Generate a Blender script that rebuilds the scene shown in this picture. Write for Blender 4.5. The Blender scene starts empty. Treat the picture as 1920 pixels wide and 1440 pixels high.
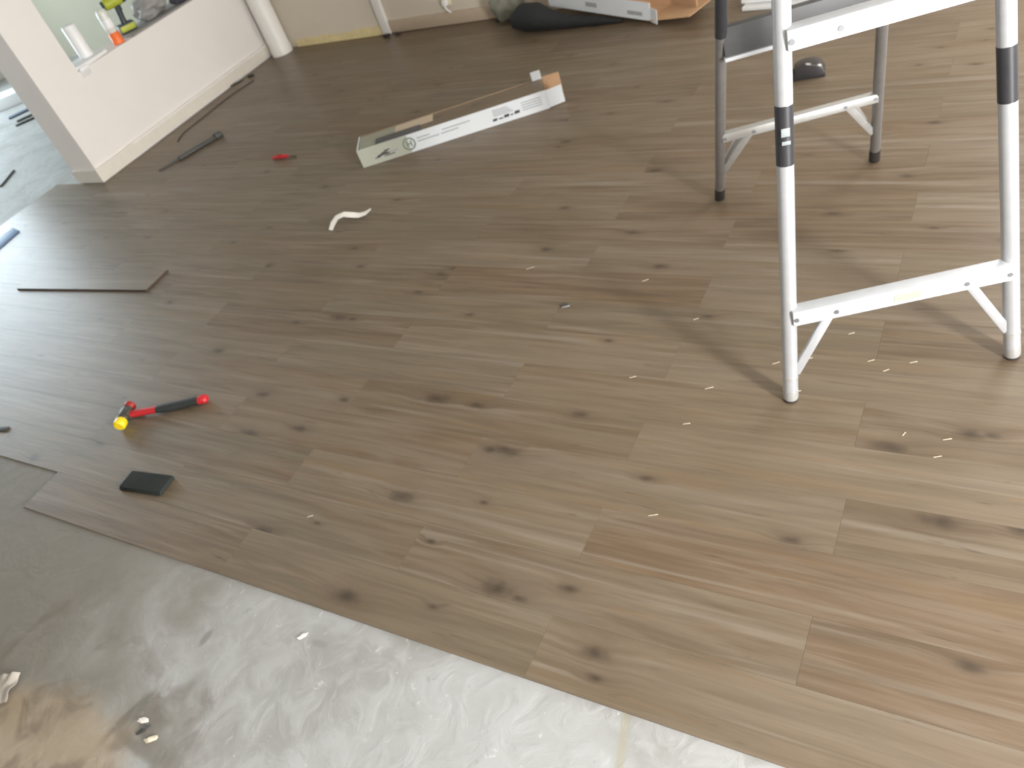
import bpy, bmesh, math, random
from mathutils import Vector, Matrix, noise

scene = bpy.context.scene
COL = scene.collection
random.seed(7)

# ------------------------------------------------------------------ camera
cam_data = bpy.data.cameras.new('camera')
cam_data.sensor_width = 36.0
cam_data.lens = 1503.0 / 1920.0 * 36.0
cam_data.clip_start = 0.02
cam = bpy.data.objects.new('camera', cam_data)
COL.objects.link(cam)
cam.matrix_world = Matrix(((0.85646062, -0.10974241, 0.50441235, 0.0),
                           (0.4294426, 0.69369616, -0.57824276, 0.0),
                           (-0.28645116, 0.7118583, 0.64125151, 1.6),
                           (0, 0, 0, 1)))
scene.camera = cam
# the photograph is softly out of focus all over: lens focused nearer than the floor
cam_data.dof.use_dof = True
cam_data.dof.focus_distance = 0.9
cam_data.dof.aperture_fstop = 9.4

# ------------------------------------------------------------------ view + world + daylight
scene.view_settings.view_transform = 'Standard'
scene.view_settings.look = 'None'
scene.view_settings.gamma = 1.0
scene.view_settings.use_curve_mapping = False
scene.view_settings.exposure = 0.0

world = bpy.data.worlds.new('overcast_sky')
scene.world = world
world.use_nodes = True
bg = world.node_tree.nodes['Background']
bg.inputs[0].default_value = (0.80, 0.90, 1.0, 1)
bg.inputs[1].default_value = 1.0


def window_light(name, loc, direction, w, h, energy, color):
    """daylight entering through a window opening of the shell"""
    d = bpy.data.lights.new(name, 'AREA')
    d.shape = 'RECTANGLE'
    d.size = w
    d.size_y = h
    d.energy = energy
    d.color = color
    o = bpy.data.objects.new(name, d)
    COL.objects.link(o)
    o.location = loc
    o.rotation_euler = Vector(direction).to_track_quat('-Z', 'Y').to_euler()
    return o


# glass door and window in the right wall, glass door at the end of the neighbouring room
window_light('daylight_right_door', (2.36, -0.10, 1.08), (-1, 0, 0), 0.37, 1.9, 290, (1.0, 0.993, 0.985))
window_light('daylight_right_window', (2.36, 3.30, 0.78), (-1, 0, 0), 1.4, 0.95, 46, (1.0, 0.993, 0.985))
window_light('daylight_back_door', (0.95, 4.53, 1.05), (0, -1, 0), 1.3, 1.9, 75, (1.0, 0.993, 0.985))
window_light('daylight_left_door', (-9.26, 2.85, 1.10), (1, 0, 0), 2.5, 2.0, 170, (0.77, 0.91, 1.0))

# ------------------------------------------------------------------ materials


def srgb(r, g, b):
    def f(c):
        c /= 255.0
        return c / 12.92 if c <= 0.04045 else ((c + 0.055) / 1.055) ** 2.4
    return (f(r), f(g), f(b), 1.0)


def new_mat(name):
    m = bpy.data.materials.new(name)
    m.use_nodes = True
    nt = m.node_tree
    return m, nt, nt.nodes, nt.links, nt.nodes['Principled BSDF']


def node(nodes, kind, **kw):
    n = nodes.new(kind)
    for k, v in kw.items():
        setattr(n, k, v)
    return n


def math_node(nodes, links, op, a, b=None, c=None, clamp=False):
    n = nodes.new('ShaderNodeMath')
    n.operation = op
    n.use_clamp = clamp
    for i, v in enumerate((a, b, c)):
        if v is None:
            continue
        if isinstance(v, (int, float)):
            n.inputs[i].default_value = v
        else:
            links.new(v, n.inputs[i])
    return n.outputs[0]


def mix_color(nodes, links, fac, a, b, blend='MIX'):
    n = nodes.new('ShaderNodeMix')
    n.data_type = 'RGBA'
    n.blend_type = blend
    for s, v in ((n.inputs[0], fac), (n.inputs[6], a), (n.inputs[7], b)):
        if isinstance(v, (int, float)):
            s.default_value = v
        elif isinstance(v, tuple):
            s.default_value = v
        else:
            links.new(v, s)
    return n.outputs[2]


def smooth(nodes, links, val, lo, hi):
    n = nodes.new('ShaderNodeMapRange')
    n.interpolation_type = 'SMOOTHSTEP'
    links.new(val, n.inputs[0])
    n.inputs[1].default_value = lo
    n.inputs[2].default_value = hi
    return n.outputs[0]


def mat(name, col, rough=0.5, metal=0.0, vary=0.06, scale=18.0, bump=0.0, spec=0.5):
    m, nt, nd, lk, b = new_mat(name)
    tc = nd.new('ShaderNodeTexCoord')
    nz = nd.new('ShaderNodeTexNoise')
    nz.inputs['Scale'].default_value = scale
    nz.inputs['Detail'].default_value = 4
    lk.new(tc.outputs['Object'], nz.inputs['Vector'])
    dark = tuple(c * (1 - vary * 2.2) for c in col[:3]) + (1,)
    light = tuple(min(1, c * (1 + vary)) for c in col[:3]) + (1,)
    c = mix_color(nd, lk, nz.outputs[0], dark, light)
    lk.new(c, b.inputs['Base Color'])
    b.inputs['Roughness'].default_value = rough
    b.inputs['Metallic'].default_value = metal
    b.inputs['Specular IOR Level'].default_value = spec
    if bump:
        bn = nd.new('ShaderNodeBump')
        bn.inputs['Strength'].default_value = bump
        bn.inputs['Distance'].default_value = 0.01
        lk.new(nz.outputs[0], bn.inputs['Height'])
        lk.new(bn.outputs[0], b.inputs['Normal'])
    return m


def wood_material():
    m, nt, nd, lk, b = new_mat('vinyl_plank_wood')
    tc = nd.new('ShaderNodeTexCoord')
    oi = nd.new('ShaderNodeObjectInfo')
    sep = nd.new('ShaderNodeSeparateXYZ')
    lk.new(tc.outputs['Object'], sep.inputs[0])
    px, py = sep.outputs[0], sep.outputs[1]
    off = math_node(nd, lk, 'MULTIPLY', oi.outputs['Random'], 137.0)
    # knots: up to four per plank, carried by the plank as (x, y, radius)
    knot_total = None
    halo_total = None
    dist_nz = nd.new('ShaderNodeTexNoise')
    dist_nz.inputs['Scale'].default_value = 26.0
    dist_nz.inputs['Detail'].default_value = 2
    lk.new(tc.outputs['Object'], dist_nz.inputs['Vector'])
    wob = math_node(nd, lk, 'MULTIPLY_ADD', dist_nz.outputs[0], 1.1, -0.55)
    for i in range(4):
        at = node(nd, 'ShaderNodeAttribute', attribute_type='OBJECT', attribute_name='knot%d' % (i + 1))
        s2 = nd.new('ShaderNodeSeparateXYZ')
        lk.new(at.outputs['Vector'], s2.inputs[0])
        r = math_node(nd, lk, 'MAXIMUM', s2.outputs[2], 0.0005)
        dx = math_node(nd, lk, 'DIVIDE', math_node(nd, lk, 'SUBTRACT', px, s2.outputs[0]), math_node(nd, lk, 'MULTIPLY', r, 2.3))
        dy = math_node(nd, lk, 'DIVIDE', math_node(nd, lk, 'SUBTRACT', py, s2.outputs[1]), r)
        d = math_node(nd, lk, 'SQRT', math_node(nd, lk, 'ADD', math_node(nd, lk, 'MULTIPLY', dx, dx), math_node(nd, lk, 'MULTIPLY', dy, dy)))
        d = math_node(nd, lk, 'ADD', d, wob)
        k = math_node(nd, lk, 'SUBTRACT', 1.0, smooth(nd, lk, d, -0.1, 1.35))
        h = math_node(nd, lk, 'SUBTRACT', 1.0, smooth(nd, lk, d, 0.4, 3.2))
        knot_total = k if knot_total is None else math_node(nd, lk, 'MAXIMUM', knot_total, k)
        halo_total = h if halo_total is None else math_node(nd, lk, 'MAXIMUM', halo_total, h)
    # grain coordinates, pushed sideways round the knots
    gy = math_node(nd, lk, 'ADD', py, math_node(nd, lk, 'MULTIPLY', halo_total, 0.012))

    def grain(sx, sy, detail, dist, seed):
        cb = nd.new('ShaderNodeCombineXYZ')
        lk.new(math_node(nd, lk, 'MULTIPLY_ADD', px, sx, off), cb.inputs[0])
        lk.new(math_node(nd, lk, 'MULTIPLY', gy, sy), cb.inputs[1])
        lk.new(math_node(nd, lk, 'MULTIPLY_ADD', off, 0.7, seed), cb.inputs[2])
        nz = nd.new('ShaderNodeTexNoise')
        nz.inputs['Scale'].default_value = 1.0
        nz.inputs['Detail'].default_value = detail
        nz.inputs['Roughness'].default_value = 0.55
        nz.inputs['Distortion'].default_value = dist
        lk.new(cb.outputs[0], nz.inputs['Vector'])
        return nz.outputs[0]

    broad = smooth(nd, lk, grain(1.5, 12.0, 3, 1.1, 0.0), 0.36, 0.64)
    streak = smooth(nd, lk, grain(2.6, 42.0, 4, 0.7, 5.0), 0.33, 0.68)
    fine = smooth(nd, lk, grain(7.0, 190.0, 3, 0.2, 9.0), 0.25, 0.75)
    dashes = smooth(nd, lk, grain(5.5, 62.0, 2, 0.9, 13.0), 0.66, 0.80)
    tone = node(nd, 'ShaderNodeAttribute', attribute_type='OBJECT', attribute_name='tone')
    tone2 = node(nd, 'ShaderNodeAttribute', attribute_type='OBJECT', attribute_name='tone_b')
    c = mix_color(nd, lk, broad, tone.outputs['Color'], tone2.outputs['Color'])
    pale = smooth(nd, lk, grain(1.1, 30.0, 3, 1.0, 21.0), 0.52, 0.74)
    gold = smooth(nd, lk, grain(1.3, 22.0, 2, 0.8, 31.0), 0.56, 0.72)
    c = mix_color(nd, lk, math_node(nd, lk, 'MULTIPLY', streak, 0.40), c, (0.250, 0.196, 0.140, 1))
    c = mix_color(nd, lk, math_node(nd, lk, 'MULTIPLY', gold, 0.34), c, (0.215, 0.140, 0.072, 1))
    c = mix_color(nd, lk, math_node(nd, lk, 'MULTIPLY', pale, 0.40), c, (0.300, 0.262, 0.216, 1))
    c = mix_color(nd, lk, math_node(nd, lk, 'MULTIPLY', fine, 0.16), c, (0.115, 0.082, 0.054, 1))
    c = mix_color(nd, lk, math_node(nd, lk, 'MULTIPLY', dashes, 0.55), c, (0.062, 0.046, 0.031, 1))
    c = mix_color(nd, lk, math_node(nd, lk, 'MULTIPLY', halo_total, 0.34), c, (0.105, 0.072, 0.046, 1))
    c = mix_color(nd, lk, math_node(nd, lk, 'MULTIPLY', knot_total, 0.72), c, (0.036, 0.027, 0.020, 1))
    lk.new(c, b.inputs['Base Color'])
    b.inputs['Roughness'].default_value = 0.37
    b.inputs['Specular IOR Level'].default_value = 0.32
    bn = nd.new('ShaderNodeBump')
    bn.inputs['Strength'].default_value = 0.10
    bn.inputs['Distance'].default_value = 0.002
    lk.new(fine, bn.inputs['Height'])
    lk.new(bn.outputs[0], b.inputs['Normal'])
    return m


def concrete_material():
    m, nt, nd, lk, b = new_mat('skimmed_concrete')
    tc = nd.new('ShaderNodeTexCoord')

    def nz(scale, detail, dist=0.0, rough=0.55):
        n = nd.new('ShaderNodeTexNoise')
        n.inputs['Scale'].default_value = scale
        n.inputs['Detail'].default_value = detail
        n.inputs['Distortion'].default_value = dist
        n.inputs['Roughness'].default_value = rough
        lk.new(tc.outputs['Object'], n.inputs['Vector'])
        return n.outputs[0]

    big = smooth(nd, lk, nz(2.2, 4, 0.6), 0.35, 0.65)
    mid = smooth(nd, lk, nz(11, 5, 0.8), 0.38, 0.66)
    flecks = smooth(nd, lk, nz(30, 3, 0.4), 0.64, 0.74)
    pale = smooth(nd, lk, nz(38, 3, 0.9), 0.66, 0.75)
    c = mix_color(nd, lk, big, srgb(150, 150, 146), srgb(170, 171, 170))
    c = mix_color(nd, lk, math_node(nd, lk, 'MULTIPLY', mid, 0.55), c, srgb(180, 181, 181))
    c = mix_color(nd, lk, math_node(nd, lk, 'MULTIPLY', flecks, 0.35), c, srgb(128, 128, 127))
    c = mix_color(nd, lk, math_node(nd, lk, 'MULTIPLY', pale, 0.6), c, srgb(206, 206, 204))
    sep = nd.new('ShaderNodeSeparateXYZ')
    lk.new(tc.outputs['Object'], sep.inputs[0])
    x, y = sep.outputs[0], sep.outputs[1]
    wob = math_node(nd, lk, 'MULTIPLY_ADD', nz(3.6, 5, 1.2), 0.9, -0.45)

    def spot(cx, cy, rx, ry, lo=0.75, hi=1.1):
        dx = math_node(nd, lk, 'DIVIDE', math_node(nd, lk, 'SUBTRACT', x, cx), rx)
        dy = math_node(nd, lk, 'DIVIDE', math_node(nd, lk, 'SUBTRACT', y, cy), ry)
        d = math_node(nd, lk, 'SQRT', math_node(nd, lk, 'ADD', math_node(nd, lk, 'MULTIPLY', dx, dx), math_node(nd, lk, 'MULTIPLY', dy, dy)))
        d = math_node(nd, lk, 'ADD', d, wob)
        return math_node(nd, lk, 'SUBTRACT', 1.0, smooth(nd, lk, d, lo, hi))

    # dirty film left of the laid planks, with the corner's shade painted in
    dirt_and_shade = spot(-2.75, 0.30, 1.15, 0.75, 0.45, 1.25)
    c = mix_color(nd, lk, math_node(nd, lk, 'MULTIPLY', dirt_and_shade, 0.90), c, srgb(118, 111, 99))
    # old glue: tan smear with brown drag marks
    swirl = smooth(nd, lk, nz(5.5, 2, 1.6), 0.46, 0.66)
    glue = spot(-1.93, -0.02, 0.42, 0.20, 0.65, 1.05)
    c = mix_color(nd, lk, math_node(nd, lk, 'MULTIPLY', glue, 0.60), c, srgb(172, 152, 124))
    drag = math_node(nd, lk, 'MULTIPLY', swirl, spot(-2.02, 0.12, 0.62, 0.30, 0.6, 1.2))
    c = mix_color(nd, lk, math_node(nd, lk, 'MULTIPLY', drag, 0.52), c, srgb(96, 84, 70))
    # grey trowel marks and the yellowish chalk line beside the plank edge
    for cx, cy, rx, ry, f in ((-1.690, 0.412, 0.014, 0.030, 0.6), (-1.725, 0.205, 0.010, 0.055, 0.55), (-1.35, 0.50, 0.03, 0.012, 0.3)):
        c = mix_color(nd, lk, math_node(nd, lk, 'MULTIPLY', spot(cx, cy, rx, ry, 0.5, 1.2), f), c, srgb(112, 112, 106))
    ln = math_node(nd, lk, 'ABSOLUTE', math_node(nd, lk, 'ADD', math_node(nd, lk, 'ADD', x, 0.540), math_node(nd, lk, 'MULTIPLY', math_node(nd, lk, 'SUBTRACT', y, 0.516), 0.23)))
    ln = math_node(nd, lk, 'SUBTRACT', 1.0, smooth(nd, lk, ln, 0.004, 0.013))
    c = mix_color(nd, lk, math_node(nd, lk, 'MULTIPLY', ln, 0.45), c, srgb(158, 151, 122))
    lk.new(c, b.inputs['Base Color'])
    b.inputs['Roughness'].default_value = 0.62
    bn = nd.new('ShaderNodeBump')
    bn.inputs['Strength'].default_value = 0.25
    bn.inputs['Distance'].default_value = 0.004
    lk.new(mid, bn.inputs['Height'])
    lk.new(bn.outputs[0], b.inputs['Normal'])
    return m


M = {
    'wood': wood_material(),
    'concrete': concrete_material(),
    'back_wall': mat('taupe_beige_wall_paint', srgb(210, 200, 184), 0.85, 0, 0.02, 6, 0.03),
    'bounce_cut_wall': mat('bounce_cut_brown_wall', srgb(150, 140, 128), 0.85, 0, 0.02, 6, 0.03),  # paint of the unseen front wall, made darker to cut bounced light
    'wall': mat('beige_wall_paint', srgb(233, 228, 223), 0.85, 0, 0.02, 6, 0.03),
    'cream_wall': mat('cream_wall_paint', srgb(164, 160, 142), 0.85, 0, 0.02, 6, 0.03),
    'ceiling': mat('ceiling_white', srgb(205, 203, 198), 0.9, 0, 0.02, 6),
    'trim': mat('cream_trim_paint', srgb(226, 220, 208), 0.5, 0, 0.04, 20),
    'white_trim': mat('white_trim_paint', srgb(236, 233, 228), 0.45, 0, 0.03, 20),
    'taupe_trim': mat('taupe_baseboard', srgb(196, 178, 156), 0.55, 0, 0.05, 20),
    'raw_strip': mat('bare_yellow_strip', srgb(226, 210, 160), 0.8, 0, 0.12, 30),
    'alu': mat('ladder_aluminium', srgb(182, 184, 187), 0.30, 0.28, 0.06, 40),
    'alu_face': mat('ladder_rung_pale', srgb(196, 199, 203), 0.40, 0.05, 0.05, 30),
    'alu_dull': mat('ladder_back_aluminium', srgb(190, 190, 188), 0.42, 0.45, 0.08, 40),
    'alu_shaded': mat('ladder_back_leg_shaded', srgb(138, 136, 134), 0.42, 0.55, 0.10, 40),  # darker copy of the leg aluminium; shade on the back legs painted in
    'card_edge': mat('carton_worn_edge', srgb(150, 130, 106), 0.8, 0, 0.08, 22),
    'dark_channel': mat('dark_grey_channel', srgb(84, 84, 86), 0.5, 0.1, 0.10, 30),
    'black_band': mat('black_label_band', srgb(48, 48, 52), 0.45, 0, 0.12, 50),
    'grey_print': mat('grey_label_print', srgb(150, 158, 158), 0.5, 0, 0.1, 60),
    'rubber': mat('dark_rubber', srgb(46, 40, 37), 0.75, 0, 0.15, 60),
    'rivet': mat('rivet_steel', srgb(140, 142, 146), 0.35, 0.6, 0.05, 60),
    'card_white': mat('carton_white', srgb(212, 216, 219), 0.6, 0, 0.03, 14),
    'card_grey': mat('carton_grey_green_print', srgb(170, 172, 158), 0.6, 0, 0.04, 14),
    'card_brown': mat('carton_kraft', srgb(196, 158, 122), 0.8, 0, 0.07, 22),
    'paper_green': mat('grey_green_paper', srgb(150, 150, 134), 0.7, 0, 0.06, 16),
    'ink': mat('dark_ink', srgb(62, 64, 68), 0.6, 0, 0.15, 60),
    'ink_grey': mat('grey_ink', srgb(150, 154, 158), 0.6, 0, 0.10, 60),
    'faded_print': mat('faded_grey_print', srgb(164, 164, 164), 0.6, 0, 0.12, 60),
    'ink_green': mat('green_grey_ink', srgb(112, 128, 112), 0.6, 0, 0.10, 60),
    'dark_strip': mat('slate_strip', srgb(84, 84, 84), 0.55, 0, 0.12, 30),
    'red': mat('red_handle', srgb(186, 38, 46), 0.4, 0, 0.08, 40),
    'dark_red': mat('dark_red_plastic', srgb(150, 34, 30), 0.4, 0, 0.1, 40),
    'grip': mat('black_rubber_grip', srgb(44, 48, 48), 0.65, 0, 0.12, 90, 0.2),
    'yellow': mat('yellow_mallet_face', srgb(236, 206, 34), 0.4, 0, 0.06, 40),
    'steel': mat('hammer_steel', srgb(74, 70, 60), 0.5, 0.25, 0.12, 40),
    'steel_light': mat('worn_steel', srgb(205, 205, 200), 0.35, 0.4, 0.1, 40),
    'tap': mat('black_tapping_plastic', srgb(48, 52, 50), 0.85, 0, 0.10, 40, 0.1, 0.15),
    'paper': mat('white_paper', srgb(236, 232, 224), 0.7, 0, 0.03, 30),
    'grey_paper': mat('soiled_paper', srgb(178, 170, 160), 0.8, 0, 0.10, 40),
    'splinter': mat('pale_splinter', srgb(226, 214, 190), 0.7, 0, 0.08, 60),
    'edge_shade_debris': mat('dark_edge_shade_and_debris', srgb(70, 58, 54), 0.7, 0, 0.12, 60),
    'blue': mat('blue_grey_sheet', srgb(112, 146, 186), 0.55, 0, 0.06, 20),
    'bag_black': mat('black_bag_cloth', srgb(34, 36, 37), 0.8, 0, 0.2, 30, 0.3),
    'grey_cloth': mat('grey_green_cloth', srgb(132, 132, 118), 0.85, 0, 0.12, 18, 0.3),
    'black_plastic': mat('black_case_plastic', srgb(52, 50, 52), 0.35, 0, 0.15, 40),
    'tool_grey': mat('dark_grey_tool', srgb(70, 70, 66), 0.5, 0.2, 0.12, 30),
    'cord': mat('dark_cord', srgb(82, 74, 68), 0.7, 0, 0.1, 60),
    'white_plastic': mat('white_plastic', srgb(240, 240, 240), 0.4, 0, 0.03, 30),
    'outlet': mat('ivory_outlet', srgb(236, 230, 200), 0.4, 0, 0.04, 30),
    'orange': mat('orange_cap', srgb(250, 120, 54), 0.45, 0, 0.05, 40),
    'bottle': mat('translucent_bottle', srgb(222, 224, 214), 0.3, 0, 0.05, 30),
    'lime': mat('lime_drill_plastic', srgb(176, 184, 56), 0.45, 0, 0.08, 40),
    'drill_dark': mat('dark_drill_plastic', srgb(58, 66, 66), 0.5, 0, 0.1, 40),
    'grey_bag': mat('grey_plastic_bag', srgb(158, 156, 154), 0.5, 0, 0.1, 14, 0.3),
    'dark_lump': mat('charcoal_cloth', srgb(78, 76, 86), 0.8, 0, 0.15, 20),
    'grey_board': mat('grey_ledge_board', srgb(150, 148, 146), 0.6, 0, 0.06, 20),
    'offcut': mat('slate_blue_offcut', srgb(88, 104, 124), 0.6, 0, 0.1, 20),
    'frame': mat('window_frame_white', srgb(232, 232, 230), 0.4, 0, 0.03, 20),
}

# ------------------------------------------------------------------ mesh helpers


def link(name, me, material=None, parent=None, loc=None, rotz=None):
    o = bpy.data.objects.new(name, me)
    COL.objects.link(o)
    if material is not None and me is not None and not me.materials:
        me.materials.append(M[material] if isinstance(material, str) else material)
    if parent is not None:
        o.parent = parent
    if loc is not None:
        o.location = loc
    if rotz is not None:
        o.rotation_euler = (0, 0, rotz)
    return o


def finish(bm, name, smooth_angle=None):
    bmesh.ops.recalc_face_normals(bm, faces=bm.faces[:])
    me = bpy.data.meshes.new(name)
    bm.to_mesh(me)
    bm.free()
    if smooth_angle is not None:
        for p in me.polygons:
            p.use_smooth = True
        me.set_sharp_from_angle(angle=math.radians(smooth_angle))
    return me


def add_box(bm, lo, hi, mtx=None):
    x0, y0, z0 = lo
    x1, y1, z1 = hi
    vs = [bm.verts.new(p) for p in ((x0, y0, z0), (x1, y0, z0), (x1, y1, z0), (x0, y1, z0),
                                    (x0, y0, z1), (x1, y0, z1), (x1, y1, z1), (x0, y1, z1))]
    if mtx is not None:
        for v in vs:
            v.co = mtx @ v.co
    for f in ((0, 3, 2, 1), (4, 5, 6, 7), (0, 1, 5, 4), (1, 2, 6, 5), (2, 3, 7, 6), (3, 0, 4, 7)):
        bm.faces.new([vs[i] for i in f])
    return vs


def box_mesh(name, lo, hi, bevel=0.0, seg=2, mtx=None):
    bm = bmesh.new()
    add_box(bm, lo, hi, mtx)
    if bevel:
        bmesh.ops.bevel(bm, geom=bm.edges[:], offset=bevel, segments=seg, profile=0.5, affect='EDGES')
    return finish(bm, name, 40 if bevel else None)


def boxes_mesh(name, items):
    bm = bmesh.new()
    for lo, hi in items:
        add_box(bm, lo, hi)
    return finish(bm, name)


def add_tube(bm, pts, radii, seg=14, caps=True, squash=1.0):
    pts = [Vector(p) for p in pts]
    if isinstance(radii, (int, float)):
        radii = [radii] * len(pts)
    rings = []
    ref = None
    for i, p in enumerate(pts):
        if i == 0:
            t = pts[1] - pts[0]
        elif i == len(pts) - 1:
            t = pts[-1] - pts[-2]
        else:
            t = (pts[i + 1] - pts[i]).normalized() + (pts[i] - pts[i - 1]).normalized()
        t.normalize()
        if ref is None:
            ref = Vector((0, 0, 1)) if abs(t.z) < 0.9 else Vector((1, 0, 0))
        a = t.cross(ref).normalized()
        b = a.cross(t).normalized()
        ref = b
        rings.append([bm.verts.new(p + (a * math.cos(2 * math.pi * k / seg) + b * (squash * math.sin(2 * math.pi * k / seg))) * radii[i]) for k in range(seg)])
    for r0, r1 in zip(rings, rings[1:]):
        for k in range(seg):
            bm.faces.new((r0[k], r0[(k + 1) % seg], r1[(k + 1) % seg], r1[k]))
    if caps:
        bm.faces.new(rings[0][::-1])
        bm.faces.new(rings[-1])


def tube_mesh(name, pts, radii, seg=14, squash=1.0):
    bm = bmesh.new()
    add_tube(bm, pts, radii, seg, True, squash)
    return finish(bm, name, 40)


def lathe_mesh(name, profile, seg=24, base=(0, 0, 0)):
    bm = bmesh.new()
    rings = []
    for r, z in profile:
        rings.append([bm.verts.new((base[0] + r * math.cos(2 * math.pi * k / seg), base[1] + r * math.sin(2 * math.pi * k / seg), base[2] + z)) for k in range(seg)])
    for r0, r1 in zip(rings, rings[1:]):
        for k in range(seg):
            bm.faces.new((r0[k], r0[(k + 1) % seg], r1[(k + 1) % seg], r1[k]))
    bm.faces.new(rings[0][::-1])
    bm.faces.new(rings[-1])
    return finish(bm, name, 40)


def bar_mesh(name, a, b, width, thick, face):
    """flat bar from a to b; `face` is the direction its broad side looks"""
    a, b, n = Vector(a), Vector(b), Vector(face).normalized()
    t = (b - a).normalized()
    n = (n - t * n.dot(t)).normalized()
    s = t.cross(n)
    bm = bmesh.new()
    vs = []
    for p in (a, b):
        for i, j in ((-1, -1), (1, -1), (1, 1), (-1, 1)):
            vs.append(bm.verts.new(p + s * (i * width / 2) + n * (j * thick / 2)))
    for f in ((0, 1, 2, 3), (7, 6, 5, 4), (0, 4, 5, 1), (1, 5, 6, 2), (2, 6, 7, 3), (3, 7, 4, 0)):
        bm.faces.new([vs[i] for i in f])
    bmesh.ops.recalc_face_normals(bm, faces=bm.faces[:])
    bmesh.ops.bevel(bm, geom=bm.edges[:], offset=min(width, thick) * 0.14, segments=2, profile=0.5, affect='EDGES')
    return finish(bm, name, 40)


def prism_mesh(name, outline, z0, z1, bevel=0.0):
    bm = bmesh.new()
    lo = [bm.verts.new((x, y, z0)) for x, y in outline]
    hi = [bm.verts.new((x, y, z1)) for x, y in outline]
    n = len(outline)
    bm.faces.new(lo[::-1])
    bm.faces.new(hi)
    for i in range(n):
        bm.faces.new((lo[i], lo[(i + 1) % n], hi[(i + 1) % n], hi[i]))
    bmesh.ops.recalc_face_normals(bm, faces=bm.faces[:])
    if bevel:
        bmesh.ops.bevel(bm, geom=bm.edges[:], offset=bevel, segments=2, profile=0.5, affect='EDGES')
    return finish(bm, name, 40 if bevel else None)


def lump_mesh(name, size, seed, rough=0.25, freq=3.0, flat=0.0):
    bm = bmesh.new()
    bmesh.ops.create_icosphere(bm, subdivisions=4, radius=1.0)
    for v in bm.verts:
        n = noise.fractal(v.co * freq * 0.5 + Vector((seed, seed * 1.7, 0)), 1.0, 2.0, 3)
        c = v.co * (1 + rough * n)
        c = Vector((c.x * size[0], c.y * size[1], (c.z + 1) * 0.5 * size[2] * 1.0))
        c.z = max(c.z, 0.0)
        v.co = c
    return finish(bm, name, 60)


def thing(name, label, cat, loc=(0, 0, 0), rotz=0.0, group=None):
    o = bpy.data.objects.new(name, None)
    o.empty_display_size = 0.05
    COL.objects.link(o)
    o.location = loc
    o.rotation_euler = (0, 0, rotz)
    o['label'] = label
    o['category'] = cat
    if group:
        o['group'] = group
    return o


def tag(o, label, cat, group=None):
    o['label'] = label
    o['category'] = cat
    if group:
        o['group'] = group
    return o


def struct(o, label=None, cat=None):
    o['kind'] = 'structure'
    if label:
        o['label'] = label
    if cat:
        o['category'] = cat
    return o


# ------------------------------------------------------------------ shell
SLAB = -0.006      # top of the bare slab; plank tops lie at z = 0
CEIL = 2.60
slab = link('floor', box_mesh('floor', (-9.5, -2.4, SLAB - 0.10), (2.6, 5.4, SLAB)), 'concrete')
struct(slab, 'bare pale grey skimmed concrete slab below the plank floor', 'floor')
struct(link('ceiling', box_mesh('ceiling', (-9.5, -2.4, CEIL), (2.6, 5.4, CEIL + 0.1)), 'ceiling'), 'plain white ceiling over both rooms', 'ceiling')

# half wall with pass-through: floor-to-ceiling pier, low wall under the opening, lintel above
PX0, PX1 = -5.15, -4.90
pier = boxes_mesh('wall_left', [((PX0, 2.707, SLAB), (PX1, 2.985, CEIL)),
                               ((PX0, 2.985, SLAB), (PX1, 4.56, 0.585)),
                               ((PX0, 2.985, 2.10), (PX1, 4.56, CEIL))])
struct(link('wall_left', pier, 'wall'), 'beige half wall with square end pier and open pass-through above its ledge', 'wall')
wbk = boxes_mesh('wall_back', [((-4.90, 4.566, SLAB), (0.28, 4.70, CEIL)), ((1.62, 4.566, SLAB), (2.40, 4.70, CEIL)), ((0.28, 4.566, 2.02), (1.62, 4.70, CEIL)), ((0.28, 4.566, SLAB), (1.62, 4.70, 0.08))])
struct(link('wall_back', wbk, 'back_wall'), 'beige wall behind the carton with bare strip at its foot', 'wall')
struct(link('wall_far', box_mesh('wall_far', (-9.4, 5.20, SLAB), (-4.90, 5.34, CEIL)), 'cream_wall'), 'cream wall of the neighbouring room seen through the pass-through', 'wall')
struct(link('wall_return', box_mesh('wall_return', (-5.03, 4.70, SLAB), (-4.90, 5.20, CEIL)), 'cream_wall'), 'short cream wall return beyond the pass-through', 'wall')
struct(link('wall_front', box_mesh('wall_front', (-9.4, -2.34, SLAB), (2.5, -2.2, CEIL)), 'bounce_cut_wall'), 'plain taupe wall on the side of the bare slab', 'wall')
# right wall with its window opening
wr = boxes_mesh('wall_right', [((2.40, -2.2, SLAB), (2.54, -0.30, CEIL)), ((2.40, 0.10, SLAB), (2.54, 2.58, CEIL)), ((2.40, 4.02, SLAB), (2.54, 4.566, CEIL)),
                              ((2.40, -0.30, 2.05), (2.54, 0.10, CEIL)), ((2.40, -0.30, SLAB), (2.54, 0.10, 0.11)),
                              ((2.40, 2.58, 1.28), (2.54, 4.02, CEIL)), ((2.40, 2.58, SLAB), (2.54, 4.02, 0.28))])
struct(link('wall_right', wr, 'wall'), 'beige wall with the large daylight window beside the ladder', 'wall')
wl = boxes_mesh('wall_end', [((-9.44, -2.2, SLAB), (-9.30, 1.58, CEIL)), ((-9.44, 4.12, SLAB), (-9.30, 5.20, CEIL)),
                            ((-9.44, 1.58, 2.12), (-9.30, 4.12, CEIL)), ((-9.44, 1.58, SLAB), (-9.30, 4.12, 0.08))])
struct(link('wall_end', wl, 'wall'), 'beige end wall with glass door in the neighbouring room', 'wall')


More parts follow.
